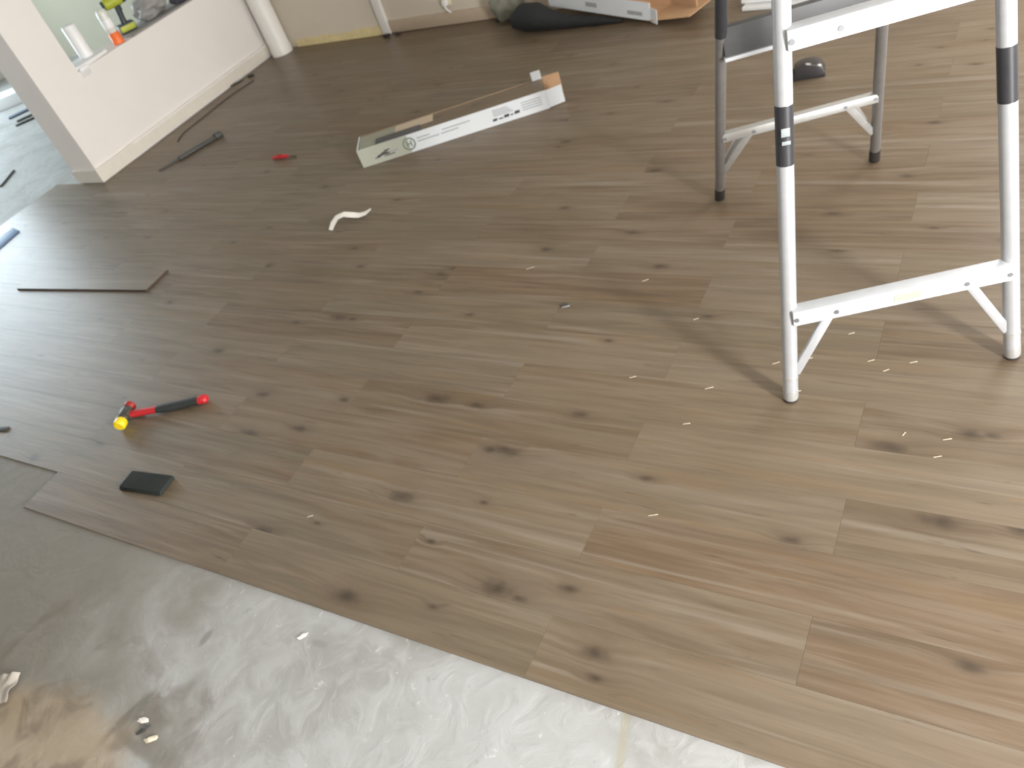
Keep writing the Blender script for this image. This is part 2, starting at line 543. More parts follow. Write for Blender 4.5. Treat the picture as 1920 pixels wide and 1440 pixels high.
def window_frame(name, x, y0, y1, z0, z1, label, turned=False):
    w = thing(name, label, 'window', (x, (y0 + y1) / 2, z0))
    if turned:      # frame of an opening in a wall that runs along x
        w.location = ((y0 + y1) / 2, x, z0)
        w.rotation_euler = (0, 0, math.pi / 2)
    w['kind'] = 'structure'
    hy, hz = (y1 - y0) / 2, z1 - z0
    t = 0.05
    for lo, hi in (((-.03, -hy, 0), (.03, -hy + t, hz)), ((-.03, hy - t, 0), (.03, hy, hz)),
                   ((-.03, -hy + t, 0), (.03, hy - t, t)), ((-.03, -hy + t, hz - t), (.03, hy - t, hz)),
                   ((-.03, -t / 2, t), (.03, t / 2, hz - t))):
        link('frame_bar', box_mesh('frame_bar', lo, hi), 'frame', w)


window_frame('window_2', 2.45, -0.30, 0.10, 0.11, 2.05, 'slim tall white framed window in the wall beside the ladder')
window_frame('window_1', 2.45, 2.58, 4.02, 0.28, 1.28, 'white framed window in the wall behind the ladder')
window_frame('door_2', 4.63, 0.28, 1.62, 0.08, 2.02, 'white framed glass door in the back wall behind the ladder', True)
window_frame('door_1', -9.35, 1.58, 4.12, 0.08, 2.12, 'white framed glass door in the neighbouring room')

# baseboard of the half wall (end piece and long piece)
bb = bmesh.new()
add_box(bb, (PX1, 2.707 - 0.012, 0.004), (PX1 + 0.014, 2.96, 0.09))
add_box(bb, (PX1, 2.96, 0.012), (PX1 + 0.012, 4.46, 0.092))
add_box(bb, (PX0, 2.707 - 0.012, 0.004), (PX1, 2.707, 0.085))
struct(link('baseboard_left', finish(bb, 'baseboard_left'), 'trim'), 'cream baseboard along the foot of the half wall', 'baseboard')
bl = bmesh.new()
add_box(bl, (PX1 + 0.012, 3.02, 0.0785), (PX1 + 0.016, 4.44, 0.092))
struct(link('trim_1', finish(bl, 'trim_1'), 'white_trim'), 'thin white bead on top of the half wall baseboard', 'trim')
# white rounded post at the inner corner
struct(link('trim_2', lathe_mesh('trim_2', [(0.082, 0.0), (0.082, 0.05), (0.078, 0.06), (0.078, CEIL)], 28, (-4.795, 4.478, 0.0)), 'white_trim'), 'white rounded corner post between half wall and back wall', 'post')
struct(link('trim_3', box_mesh('trim_3', (-3.862, 4.540, 0.0), (-3.792, 4.566, CEIL), 0.006), 'white_trim'), 'slim white upright casing on the back wall', 'trim')
# bare yellow strip where the baseboard was torn off
ol = [(-4.70, 0.0)]
x = -4.70
ol_top = []
for i in range(15):
    xx = -4.70 + i * 0.0595
    ol_top.append((xx, 0.050 + 0.012 * noise.noise(Vector((xx * 9, 0, 3))) + (0.008 if i > 9 else 0)))
bmS = bmesh.new()
lo_f = [bmS.verts.new((x_, 4.556, 0.0)) for x_, z_ in ol_top]
hi_f = [bmS.verts.new((x_, 4.556, z_)) for x_, z_ in ol_top]
lo_b = [bmS.verts.new((x_, 4.566, 0.0)) for x_, z_ in ol_top]
hi_b = [bmS.verts.new((x_, 4.566, z_)) for x_, z_ in ol_top]
for i in range(14):
    bmS.faces.new((lo_f[i], lo_f[i + 1], hi_f[i + 1], hi_f[i]))
    bmS.faces.new((hi_f[i], hi_f[i + 1], hi_b[i + 1], hi_b[i]))
    bmS.faces.new((lo_b[i], lo_b[i + 1], lo_f[i + 1], lo_f[i]))
    bmS.faces.new((lo_b[i + 1], lo_b[i], hi_b[i], hi_b[i + 1]))
bmS.faces.new((lo_f[0], hi_f[0], hi_b[0], lo_b[0]))
bmS.faces.new((lo_f[-1], lo_b[-1], hi_b[-1], hi_f[-1]))
struct(link('trim_4', finish(bmS, 'trim_4'), 'raw_strip'), 'ragged yellow strip at foot of back wall beside white casing', 'trim')
struct(link('baseboard_back', box_mesh('baseboard_back', (-3.79, 4.552, 0.004), (0.28, 4.566, 0.085), 0.003), 'taupe_trim'), 'taupe baseboard along the back wall behind the carton', 'baseboard')

# ------------------------------------------------------------------ plank floor
PW, PL, PY0 = 0.1592, 1.005, 0.584
plank_floor = struct(thing('plank_floor', 'brown wood-look vinyl plank floor with dark knots, partly laid', 'floor', (0, 0, 0)))
KNOTS = [(-1.354, .635, 14), (-.963, .769, 16), (-.898, .76, 7), (-.787, .82, 9), (-.663, .685, 12), (-.642, .632, 7), (-1.386, .961, 14), (-1.756, .746, 10), (-1.484, 1.339, 15), (-1.334, 1.336, 9), (-.984, 1.36, 9), (-1.147, 1.186, 15), (-1.20, 1.18, 9), (-2.106, 1.07, 12), (-1.917, 1.126, 10), (-2.193, 1.24, 10), (-2.595, 1.419, 11), (-1.83, 1.275, 8), (-2.15, 1.671, 12), (-2.08, 1.668, 7), (-2.786, 1.96, 9), (-1.835, 1.961, 9), (-1.797, 2.001, 8), (-1.874, 1.847, 9), (-.982, 2.059, 9), (-1.455, 2.136, 9), (-1.156, 2.252, 9), (-.177, 1.394, 13), (-.016, 1.468, 11), (.028, 1.474, 7), (-.047, 1.203, 14), (.1, 1.215, 9), (-.34, 1.078, 8), (-.72, 1.177, 7), (-2.263, 1.983, 7), (-2.388, 2.476, 7), (-1.721, 2.933, 9), (-1.817, 3.138, 9), (-1.212, 2.671, 10), (-3.487, 2.763, 8), (-2.74, .902, 11), (-2.998, .773, 10), (.037, .878, 10), (-1.212, .848, 5), (-1.125, 1.001, 5), (-1.101, .677, 6), (-2.337, 1.622, 7), (-2.929, 2.601, 7), (-1.586, 1.744, 6), (-1.497, 2.41, 8), (.013, 2.244, 9), (-.438, 2.173, 8), (-.257, 2.945, 9), (-.161, 3.377, 9), (-1.79, 3.7, 8), (-1.357, 3.253, 8), (-2.367, 2.818, 7), (-3.637, 3.706, 8), (-4.095, 4.001, 8), (-2.821, 3.338, 8), (-.298, 2.596, 9), (-.492, 2.377, 9)]
TONES = [(.170, .124, .080), (.182, .140, .096), (.160, .118, .078), (.178, .138, .098), (.172, .118, .074), (.162, .124, .078), (.176, .134, .090), (.154, .110, .070)]
TONES_B = [(.205, .158, .110), (.140, .100, .066), (.200, .158, .116), (.172, .124, .084), (.164, .134, .094), (.210, .168, .122)]


def wood_tone(t, k=(0.83, 0.82, 0.79)):
    return tuple(a * b for a, b in zip(t, k))


plank_meshes = {}


def plank_mesh(length):
    key = round(length, 3)
    if key not in plank_meshes:
        bm = bmesh.new()
        h = length / 2 - 0.0001
        w = PW / 2 - 0.0001
        e = 0.0002
        # top inset gives each plank its small eased edge
        rings = []
        for ix, iy, z in ((h, w, -0.0055), (h, w, -0.0007), (h - e, w - e, 0.0)):
            rings.append([bm.verts.new((sx * ix, sy * iy, z)) for sx, sy in ((-1, -1), (1, -1), (1, 1), (-1, 1))])
        bm.faces.new(rings[0][::-1])
        bm.faces.new(rings[2])
        for r0, r1 in zip(rings, rings[1:]):
            for k in range(4):
                bm.faces.new((r0[k], r0[(k + 1) % 4], r1[(k + 1) % 4], r1[k]))
        me = finish(bm, 'plank')
        me.materials.append(M['wood'])
        plank_meshes[key] = me
    return plank_meshes[key]


def set_plank(o, x0, x1, yc):
    o['tone'] = wood_tone(random.choice(TONES))
    o['tone_b'] = wood_tone(random.choice(TONES_B))
    ks = [(kx - (x0 + x1) / 2, ky - yc, s * 0.0015) for kx, ky, s in KNOTS if x0 <= kx < x1 and abs(ky - yc) < PW / 2]
    while len(ks) < 2 and random.random() < 0.4:
        ks.append((random.uniform(-.45, .45) * (x1 - x0), random.uniform(-.06, .06), random.uniform(.005, .010)))
    for i in range(4):
        o['knot%d' % (i + 1)] = ks[i] if i < len(ks) else (9.0, 9.0, 0.001)


for r in range(25):
    y0 = PY0 + r * PW
    yc = y0 + PW / 2
    joint = -0.795 if r % 2 == 0 else -0.248
    joint += random.uniform(-.006, .006)
    left = -5.40 if y0 + PW < 2.69 else -4.882
    if r == 0:
        left = -2.809
    right = 2.385
    xs = [joint + k * PL for k in range(-6, 6)]
    xs = [left] + [v for v in xs if left + 0.12 < v < right - 0.12] + [right]
    for a, b_ in zip(xs, xs[1:]):
        o = link('plank', plank_mesh(b_ - a), None, plank_floor, ((a + b_) / 2, yc, 0.0))
        set_plank(o, a, b_, yc)

# ripped strip that closes the row in front of the wall pier
strip = box_mesh('plank_strip', (-0.2545, -0.0190, -0.0055), (0.2545, 0.0190, 0.0), 0.0002, 1)
strip.materials.append(M['wood'])
o = link('plank', strip, None, plank_floor, (-5.142, PY0 + 13 * PW + 0.0192, 0.0))
set_plank(o, -5.40, -4.884, PY0 + 13 * PW + 0.0192)

# ------------------------------------------------------------------ ladder
LAD = thing('step_ladder', 'tall aluminium folding step ladder with black bands on its legs', 'ladder', (-0.422, 2.109, 0), math.atan2(.437, .899))
FB, FX = 0.113, 0.070      # front frame: lean and taper per metre of height
BB, BX = 0.330, 0.065


def front(sx, z, du=0.0, dv=0.0):
    return Vector((sx * (0.270 - FX * z) + du, -0.530 + FB * z + dv, z))


def back(sx, z, du=0.0, dv=0.0):
    return Vector((sx * (0.267 - BX * z) + du, 0.530 - BB * z + dv, z))


TOPZ = 2.36
for fn, is_front in ((front, True), (back, False)):
    for sx in (-1, 1):
        foot_z = 0.035 if is_front else 0.050
        rad = 0.0185 if is_front else 0.0165
        leg = link('leg', tube_mesh('leg', [fn(sx, foot_z), fn(sx, TOPZ - 0.03)], rad, 20), 'alu' if is_front else 'alu_shaded', LAD)
        if is_front:
            z0, z1 = (0.650, 0.780) if sx < 0 else (0.665, 0.780)
            bd = link('label_band', tube_mesh('label_band', [fn(sx, z0), fn(sx, z1)], rad + 0.0008, 20), 'black_band', leg)
            bd['label'] = 'black label band wrapped round the leg'
            link('collar_ring', tube_mesh('collar_ring', [fn(sx, 0.072), fn(sx, 0.080)], rad + 0.0012, 20), 'alu_dull', leg)
            link('rubber_foot', tube_mesh('rubber_foot', [fn(sx, 0.004), fn(sx, 0.012), fn(sx, 0.036)], [rad - 0.001, rad + 0.0006, rad + 0.0006], 20), 'alu_dull', leg)
            link('foot_pad', tube_mesh('foot_pad', [fn(sx, 0.0005), fn(sx, 0.0065)], rad - 0.0005, 20), 'rubber', leg)
            if sx < 0:
                for zz, hh, uu in ((0.728, 0.018, -.002), (0.705, 0.008, -.001)):
                    a = fn(sx, zz - hh / 2, uu, -rad - 0.0006)
                    b_ = fn(sx, zz + hh / 2, uu, -rad - 0.0006)
                    link('label_text', bar_mesh('label_text', a, b_, 0.018, 0.001, (0, -1, 0)), 'grey_print', leg)
        else:
            link('rubber_foot', tube_mesh('rubber_foot', [fn(sx, 0.0005), fn(sx, 0.010), fn(sx, 0.052)], [rad + 0.001, rad + 0.002, rad + 0.001], 20), 'rubber', leg)
            link('sleeve', tube_mesh('sleeve', [fn(sx, 0.66), fn(sx, 1.05)], rad + 0.0012, 20), 'black_band', leg)
    zs = (0.266, 0.912, 1.42, 1.90) if is_front else (0.285, 0.640, 1.02, 1.40, 1.78, 2.12)
    for i, z in enumerate(zs):
        big = (not is_front) and i == 1
        a, b_ = fn(-1, z), fn(1, z)
        dv = -0.010 if is_front else -0.004
        a.y += dv
        b_.y += dv
        h = 0.043 if is_front else (0.085 if big else 0.028)
        d = 0.036 if is_front else 0.030
        bm = bmesh.new()
        add_box(bm, (a.x + 0.004, a.y - d / 2, z - h / 2), (b_.x - 0.004, a.y + d / 2, z + h / 2))
        bmesh.ops.bevel(bm, geom=bm.edges[:], offset=0.0025, segments=2, profile=0.5, affect='EDGES')
        rg = link('rung', finish(bm, 'rung', 40), 'alu_face' if is_front else ('dark_channel' if big else 'alu_dull'), LAD)
        if big:
            link('rung_flange', box_mesh('rung_flange', (a.x + 0.002, a.y - d / 2 - .006, z - h / 2 - .012), (b_.x - 0.002, a.y + d / 2, z - h / 2 - .0005), 0.002), 'alu_face', rg)
        for px in ((a.x + 0.105, b_.x - 0.105, a.x + 0.012, b_.x - 0.012) if not big else ()):
            link('rivet', tube_mesh('rivet', [(px, a.y - d / 2 + .001, z - h * 0.05), (px, a.y - d / 2 - .002, z - h * 0.05)], 0.006, 10), 'rivet', rg)
        if is_front and i == 0:
            link('sticker', box_mesh('sticker', (-0.015, a.y - d / 2 - .0008, z - .012), (0.045, a.y - d / 2 + .001, z + .010)), 'card_grey', rg)
        if i in ((0, 1) if is_front else (0,)):
            for sx in (-1, 1):
                if is_front and i == 1:
                    continue
                low = fn(sx, 0.088 if is_front else 0.135, -sx * 0.012, -0.004)
                up = Vector((sx * (abs(a.x) - 0.095), a.y, z - h / 2 + 0.006))
                br = link('brace', bar_mesh('brace', low, up, 0.022, 0.012, (0, -1, 0.1)), 'alu' if is_front else 'alu_dull', LAD)
                if not is_front:
                    low2, up2 = low + Vector((0, .028, 0)), up + Vector((-sx * -0.02, .028, 0))
                    link('brace', bar_mesh('brace', low2, up2, 0.018, 0.010, (0, -1, 0.1)), 'alu_dull', LAD)
link('top_cap', box_mesh('top_cap', (-0.16, -0.335, TOPZ - 0.06), (0.16, -0.175, TOPZ), 0.008), 'black_band', LAD)
for sx in (-1, 1):
    link('spreader_bar', bar_mesh('spreader_bar', front(sx, 1.30, -sx * .02), back(sx, 1.30, -sx * .02), 0.022, 0.004, (1, 0, 0)), 'alu_dull', LAD)

# ------------------------------------------------------------------ opened plank carton
CT = thing('plank_carton', 'long white printed carton torn open on top, planks still inside', 'carton', (-2.794, 2.768, 0.0005), math.atan2(.5, .836))
CL, CD, CH, T = 0.975, 0.175, 0.092, 0.004
link('base_panel', box_mesh('base_panel', (0, 0, 0), (CL, CD, T)), 'card_white', CT)
fp = link('front_panel', box_mesh('front_panel', (0, 0, T), (CL, T, CH)), 'card_white', CT)
link('back_panel', box_mesh('back_panel', (0, CD - T, T), (CL, CD, CH - .002)), 'card_edge', CT)
link('end_panel', box_mesh('end_panel', (0, T, T), (T, CD - T, CH)), 'card_white', CT)
for i in range(5):
    o = link('stacked_plank', box_mesh('stacked_plank', (0.008, 0.009, T + i * 0.0166), (CL - 0.012 - 0.006 * (i % 2), CD - 0.008, T + i * 0.0166 + 0.0164)), M['wood'], CT)
    o['tone'] = wood_tone(TONES[i % 3])
    o['tone_b'] = wood_tone(TONES[(i + 2) % 5])
    for k in range(4):
        o['knot%d' % (k + 1)] = (0.42 + .2 * k, 0.11, 0.010) if k < 2 else (9.0, 9.0, .001)
ZT = T + 5 * 0.0166
link('paper_sheet', box_mesh('paper_sheet', (0.010, 0.012, ZT), (0.20, CD - 0.012, ZT + 0.002)), 'paper_green', CT)
link('paper_strip', box_mesh('paper_strip', (0.20, 0.085, ZT), (0.40, CD - 0.010, ZT + 0.0015)), 'taupe_trim', CT)
link('dark_strip', box_mesh('dark_strip', (0.10, 0.014, ZT + 0.0022), (0.335, 0.078, ZT + 0.006), 0.001), 'dark_strip', CT)
# printed front: grey-green end field, logo ring, lines of small print, bold block
link('print_field', box_mesh('print_field', (0.0, -0.0006, 0.001), (0.262, 0.0, CH)), 'card_grey', fp)


def ink(name, x0, x1, z0, z1, m, slant=0.0):
    bm = bmesh.new()
    pts = [(x0, z0), (x1, z0), (x1 + slant, z1), (x0 + slant, z1)]
    f_ = [bm.verts.new((x_, -0.0012, z_)) for x_, z_ in pts]
    r_ = [bm.verts.new((x_, -0.0004, z_)) for x_, z_ in pts]
    bm.faces.new(f_)
    bm.faces.new(r_[::-1])
    for i in range(4):
        bm.faces.new((f_[i], f_[(i + 1) % 4], r_[(i + 1) % 4], r_[i]))
    return link(name, finish(bm, name), m, fp)


for x0, x1, z0, z1, sl in ((.070, .100, .026, .032, .01), (.085, .150, .032, .040, .01), (.105, .140, .041, .048, .012), (.125, .155, .050, .056, .01), (.120, .175, .024, .029, .01)):
    ink('printed_word', x0, x1, z0, z1, 'ink', sl)
ink('printed_word', .155, .195, .036, .043, 'ink_grey', .01)
bm = bmesh.new()
ringv = []
for k in range(24):
    a = 2 * math.pi * k / 24
    ringv.append([bm.verts.new((0.262 + rr * math.cos(a), yy, 0.046 + rr * math.sin(a))) for rr, yy in ((.033, -.0014), (.026, -.0014), (.026, -.0006), (.033, -.0006))])
for k in range(24):
    r0, r1 = ringv[k], ringv[(k + 1) % 24]
    for j in range(4):
        bm.faces.new((r0[j], r1[j], r1[(j + 1) % 4], r0[(j + 1) % 4]))
link('printed_logo', finish(bm, 'printed_logo'), 'ink_green', fp)
for x0, x1, z0, z1 in ((.248, .254, .030, .062), (.270, .276, .030, .062), (.254, .270, .043, .049)):
    ink('printed_logo_bar', x0, x1, z0, z1, 'ink_green')
for x0, x1, z0 in ((.305, .375, .060), (.305, .42, .044), (.43, .500, .045), (.44, .585, .062), (.50, .52, .046)):
    ink('printed_line', x0, x1, z0, z0 + .0045, 'ink_grey')
for i in range(4):
    ink('printed_line', .70, .80 - .008 * i, .046 + i * .009, .0495 + i * .009, 'ink_grey')
for x0, x1, z0, z1 in ((.690, .712, .022, .034), (.720, .742, .024, .030), (.748, .774, .024, .038), (.780, .795, .026, .032), (.802, .828, .026, .040)):
    ink('printed_block', x0, x1, z0, z1, 'ink', .004)
for i in range(4):
    ink('printed_line', .845, .945, .030 + i * .012, .0335 + i * .012, 'ink_grey')
# loose flaps at the open end
link('front_flap', box_mesh('front_flap', (0, 0, 0), (0.080, 0.003, CH - .006), 0.0, 1, Matrix.Translation((CL + .001, 0.0, 0.004)) @ Matrix.Rotation(math.radians(10), 4, 'Z')), 'card_white', CT)
link('back_flap', box_mesh('back_flap', (0, 0, 0), (0.085, 0.003, CH - .004), 0.0, 1, Matrix.Translation((CL + .001, CD - .004, 0.006)) @ Matrix.Rotation(math.radians(-4), 4, 'Z')), 'card_brown', CT)
link('inner_flap', box_mesh('inner_flap', (0, 0, 0), (0.048, 0.003, 0.044), 0.0, 1, Matrix.Translation((CL - 0.050, CD - .009, ZT + .0005))), 'card_white', CT)

# ------------------------------------------------------------------ mallet
HM = thing('mallet', 'red and black handled mallet with yellow face lying on planks', 'mallet', (-2.715, 1.025, 0.0), math.atan2(.140, .305))
# local x runs along the handle, local y across the head
hz = 0.024
head = link('head', tube_mesh('head', [(0, -.030, hz), (0, -.022, hz), (0, .022, hz), (0, .030, hz)], [.018, .021, .021, .018], 20), 'steel', HM)
link('head_block', box_mesh('head_block', (-.016, -.020, hz - .018), (.026, .020, hz + .019), 0.004), 'steel', head)
link('wear_plate', box_mesh('wear_plate', (-.020, -.024, hz - .010), (-.0165, .010, hz + .014), 0.001), 'steel_light', head)
yf = link('yellow_face', tube_mesh('yellow_face', [(0, -.030, hz), (0, -.036, hz), (0, -.058, hz), (0, -.064, hz)], [.018, .0225, .0225, .017], 22), 'yellow', HM)
yf['label'] = 'round yellow plastic striking face'
rf = link('red_face', tube_mesh('red_face', [(0, .030, hz), (0, .035, hz), (0, .050, hz), (0, .055, hz)], [.017, .0205, .0205, .016], 22), 'dark_red', HM)
rf['label'] = 'dark red rear striking face'
hd = link('handle', tube_mesh('handle', [(.020, 0, hz - .003), (.045, 0, hz - .004), (.10, 0, hz - .006), (.135, 0, hz - .007)], [.0155, .0158, .0150, .0150], 16, 0.8), 'red', HM)
hd['label'] = 'bright red handle shaft'
gr = link('grip', tube_mesh('grip', [(.130, 0, hz - .007), (.150, 0, hz - .008), (.20, 0, hz - .009), (.26, .002, hz - .009), (.310, .003, hz - .008)], [.0150, .0180, .0190, .0175, .0190], 18, 0.8), 'grip', HM)
gr['label'] = 'black rubber grip'
ge = link('grip_end', tube_mesh('grip_end', [(.308, .003, hz - .008), (.318, .003, hz - .008), (.335, .003, hz - .008), (.341, .003, hz - .008)], [.0190, .0198, .0180, .011], 18, 0.8), 'red', HM)
ge['label'] = 'red cap at the end of the grip'
link('grip_inlay', box_mesh('grip_inlay', (.135, .012, hz - .012), (.20, .0190, hz - .002), 0.002), 'dark_red', gr)

# ------------------------------------------------------------------ tapping block
TB = thing('tapping_block', 'flat black rectangular tapping block lying below the mallet', 'block', (-2.345, .791, 0), math.radians(6))
body = link('body', box_mesh('body', (-.097, -.036, 0.0003), (.097, .036, .016), 0.003), 'tap', TB)
link('edge_lip', box_mesh('edge_lip', (-.097, -.040, 0.0005), (.097, -.0355, .010), 0.001), 'tap', body)

# ------------------------------------------------------------------ curled white strip
bm = bmesh.new()
path = [(-2.613, 2.232, .004), (-2.612, 2.262, .020), (-2.600, 2.288, .034), (-2.573, 2.310, .036), (-2.540, 2.320, .026), (-2.505, 2.328, .018), (-2.475, 2.344, .020), (-2.452, 2.362, .030)]
wid = [.010, .016, .019, .019, .018, .017, .013, .003]
prev = None
pv = [Vector(p) for p in path]
rows = []
for i, p in enumerate(pv):
    t = (pv[min(i + 1, len(pv) - 1)] - pv[max(i - 1, 0)])
    t.z = 0
    t.normalize()
    s = Vector((-t.y, t.x, 0))
    rows.append([bm.verts.new(p + s * wid[i] + Vector((0, 0, .001))), bm.verts.new(p - s * wid[i] + Vector((0, 0, -.003))),
                 bm.verts.new(p - s * wid[i] + Vector((0, 0, -.0038))), bm.verts.new(p + s * wid[i] + Vector((0, 0, .0002)))])
for r0, r1 in zip(rows, rows[1:]):
    for k in range(4):
        bm.faces.new((r0[k], r0[(k + 1) % 4], r1[(k + 1) % 4], r1[k]))
bm.faces.new(rows[0][::-1])
bm.faces.new(rows[-1])
tag(link('paper_strip', finish(bm, 'paper_strip', 50), 'paper'), 'curled white paper strip lying alone on the planks', 'paper')

# ------------------------------------------------------------------ loose plank with dark edges
LP = thing('loose_plank', 'loose wood-look plank with dark edge lying flat on laid planks', 'plank', (-3.892, 1.770, 0.0), math.radians(4.0))
o = link('plank_top', box_mesh('plank_top', (-.50, -.0775, .0075), (.50, .0775, .0100)), M['wood'], LP)
o['tone'], o['tone_b'] = wood_tone(TONES_B[2]), wood_tone(TONES_B[0])
for k in range(4):
    o['knot%d' % (k + 1)] = (9.0, 9.0, .001)
link('plank_core', box_mesh('plank_core', (-.5015, -.079, .0004), (.5015, .079, .0074)), 'edge_shade_debris', LP)  # plank thickness lies in shade; that shade is painted as a dark core

# ------------------------------------------------------------------ small things on the planks
tag(link('blue_strip', prism_mesh('blue_strip', [(-5.215, 2.197), (-5.099, 2.166), (-5.03, 1.83), (-5.19, 1.87)], .0004, .0065, .001), 'blue'), 'flat blue-grey sheet piece at the plank edge near the wall pier', 'sheet')

RK = thing('utility_knife', 'small red handled knife lying between half wall and carton', 'knife', (-3.545, 2.888, 0), math.radians(6))
link('handle', tube_mesh('handle', [(0, 0, .012), (.015, 0, .013), (.06, .003, .014), (.105, 0, .013), (.118, 0, .012)], [.006, .013, .0145, .012, .008], 14, 0.75), 'red', RK)
link('slider', box_mesh('slider', (.045, -.005, .022), (.075, .005, .0275), .001), 'dark_red', RK)
link('blade', bar_mesh('blade', (.112, 0, .010), (.160, .010, .006), .016, .002, (0, 0.3, 1)), 'tool_grey', RK)

PB = thing('pry_tool', 'dark grey flat tool with thin shaft lying beside the half wall', 'tool', (-4.40, 2.935, 0), math.atan2(.28, .118))
link('body', bar_mesh('body', (0, 0, .011), (.30, 0, .013), .042, .016, (0, 0, 1)), 'tool_grey', PB)
link('end_block', box_mesh('end_block', (.262, -.026, .0005), (.312, .026, .030), .005), 'tool_grey', PB)
link('shaft', tube_mesh('shaft', [(.01, 0, .008), (-.05, .003, .006), (-.14, .012, .005)], [.006, .0045, .0035], 10), 'tool_grey', PB)

cord_pts = [(-4.66, 3.17, .0035), (-4.70, 3.23, .0035), (-4.725, 3.30, .0035), (-4.730, 3.40, .0035), (-4.732, 3.52, .0035), (-4.742, 3.66, .0035), (-4.741, 3.80, .0035), (-4.72, 3.93, .0035), (-4.70, 4.02, .0035)]
tag(link('cord', tube_mesh('cord', cord_pts, .0032, 8), 'cord'), 'thin dark cord lying along the foot of the half wall', 'cord')
for i, (x_, y_, a) in enumerate(((-4.862, 4.00, 1.2), (-4.80, 4.10, .4))):
    o = thing('scrap_piece', ('flat dark scrap tucked against the half wall baseboard', 'rounded dark scrap on planks beside the half wall baseboard')[i], 'scrap', (x_, y_, 0), a)
    link('body', lump_mesh('scrap', (.030, .014, .016) if i else (.05, .008, .010), 3.1 + i, .35), 'tool_grey', o)

# black debris near the casing
for i, (x_, y_, s) in enumerate(((-3.80, 4.50, .030), (-3.71, 4.515, .022))):
    tag(link('debris_lump', lump_mesh('debris', (s, s * .6, s * .7), 5.5 + i * 2.2, .4), 'rubber' if i == 0 else 'edge_shade_debris', None, (x_, y_, 0.0003)),
        ('small black lump at the foot of the white casing', 'small dark brown lump beside the white casing foot')[i], 'debris')
tag(link('debris_lump', lump_mesh('debris', (.026, .014, .018), 9.1, .4), 'rubber', None, (-2.89, 4.50, .0003)), 'small dark lump against the taupe baseboard near the black bag', 'debris')

SP = [(-.896, 1.525, -.878, 1.535), (-.666, 1.515, -.645, 1.527), (-.685, 1.376, -.667, 1.383), (-1.643, .823, -1.627, .833), (-.675, 1.065, -.653, 1.074), (-1.017, 1.975, -.999, 1.988), (-.155, 1.436, -.15, 1.449), (-.069, 1.44, -.051, 1.447), (-.082, 1.382, -.066, 1.389), (-.23, 1.652, -.217, 1.662), (-.172, 1.693, -.155, 1.701), (-.272, 1.685, -.257, 1.693), (-.338, 1.787, -.324, 1.796), (-.511, 1.64, -.494, 1.651), (-.432, 1.541, -.415, 1.55), (-.429, 1.671, -.412, 1.68), (-1.483, 2.013, -1.456, 2.028), (-.787, 1.801, -.773, 1.81)]
for i, (xa, ya, xb, yb) in enumerate(SP):
    o = link('splinter', bar_mesh('splinter', (xa, ya, .0010), (xb, yb, .0012), .0016, .0010, (0, 0, 1)), 'splinter')
    where = {3: 'beside the bare slab edge', 4: 'in front of the ladder on its slab side', 16: 'between curled paper strip and ladder'}
    if i in where:
        lab = 'tiny pale splinter on the planks ' + where[i]
    elif 9 <= i <= 15:
        lab = 'tiny pale splinter on the planks between the four ladder feet'
    elif 6 <= i <= 8:
        lab = 'tiny pale splinter on the planks in front of the lowest ladder rung'
    else:
        lab = 'tiny pale splinter on the planks outside the ladder on its carton side'
    tag(o, lab, 'splinter', 'splinters scattered on the planks')
CLP = thing('metal_clip', 'small shiny metal clip lying on planks left of ladder', 'clip', (-1.237, 1.819, 0), math.radians(20))
link('tongue', bar_mesh('tongue', (-.012, 0, .002), (.016, 0, .004), .006, .0018, (0, 0, 1)), 'steel_light', CLP)
link('spring', tube_mesh('spring', [(-.020, .008, .004), (-.006, .011, .005), (.012, .009, .004)], [.003, .004, .003], 10), 'tool_grey', CLP)
tag(link('offcut_strip', bar_mesh('offcut_strip', (-3.50, .815, .003), (-3.305, .858, .003), .022, .005, (0, 0, 1)), 'tool_grey'), 'thin dark offcut strip on planks left of the mallet', 'offcut')

# black case behind the ladder
TM = thing('tape_case', 'small black rounded case with pale glint bar lying behind the ladder', 'tape measure', (-.775, 3.395, 0), math.radians(12))
prof = []
for k in range(20):
    a = math.pi * k / 19
    prof.append((.058 * math.cos(a), .030 + .034 * math.sin(a)))
prof = [(.064, .002), (.064, .022)] + prof + [(-.064, .022), (-.064, .002)]
bm = bmesh.new()
A_ = [bm.verts.new((x_, -.040, z_)) for x_, z_ in prof]
B_ = [bm.verts.new((x_, .040, z_)) for x_, z_ in prof]
bm.faces.new(A_)
bm.faces.new(B_[::-1])
for i in range(len(prof)):
    j = (i + 1) % len(prof)
    bm.faces.new((A_[i], B_[i], B_[j], A_[j]))
bmesh.ops.recalc_face_normals(bm, faces=bm.faces[:])
bmesh.ops.bevel(bm, geom=[e for e in bm.edges if abs(e.verts[0].co.y - e.verts[1].co.y) < 1e-6], offset=.006, segments=2, profile=.5, affect='EDGES')
link('case', finish(bm, 'case', 40), 'black_plastic', TM)
link('clip', bar_mesh('clip', (-.010, -.034, .067), (.050, -.034, .051), .010, .002, (0.3, -.3, 1)), 'steel_light', TM)  # pale bar stands in for a bright glint along the case top
link('bumper', tube_mesh('bumper', [(-.060, -.030, .018), (-.082, -.026, .014), (-.090, .0, .012), (-.080, .026, .014), (-.060, .03, .018)], .011, 10), 'rubber', TM)

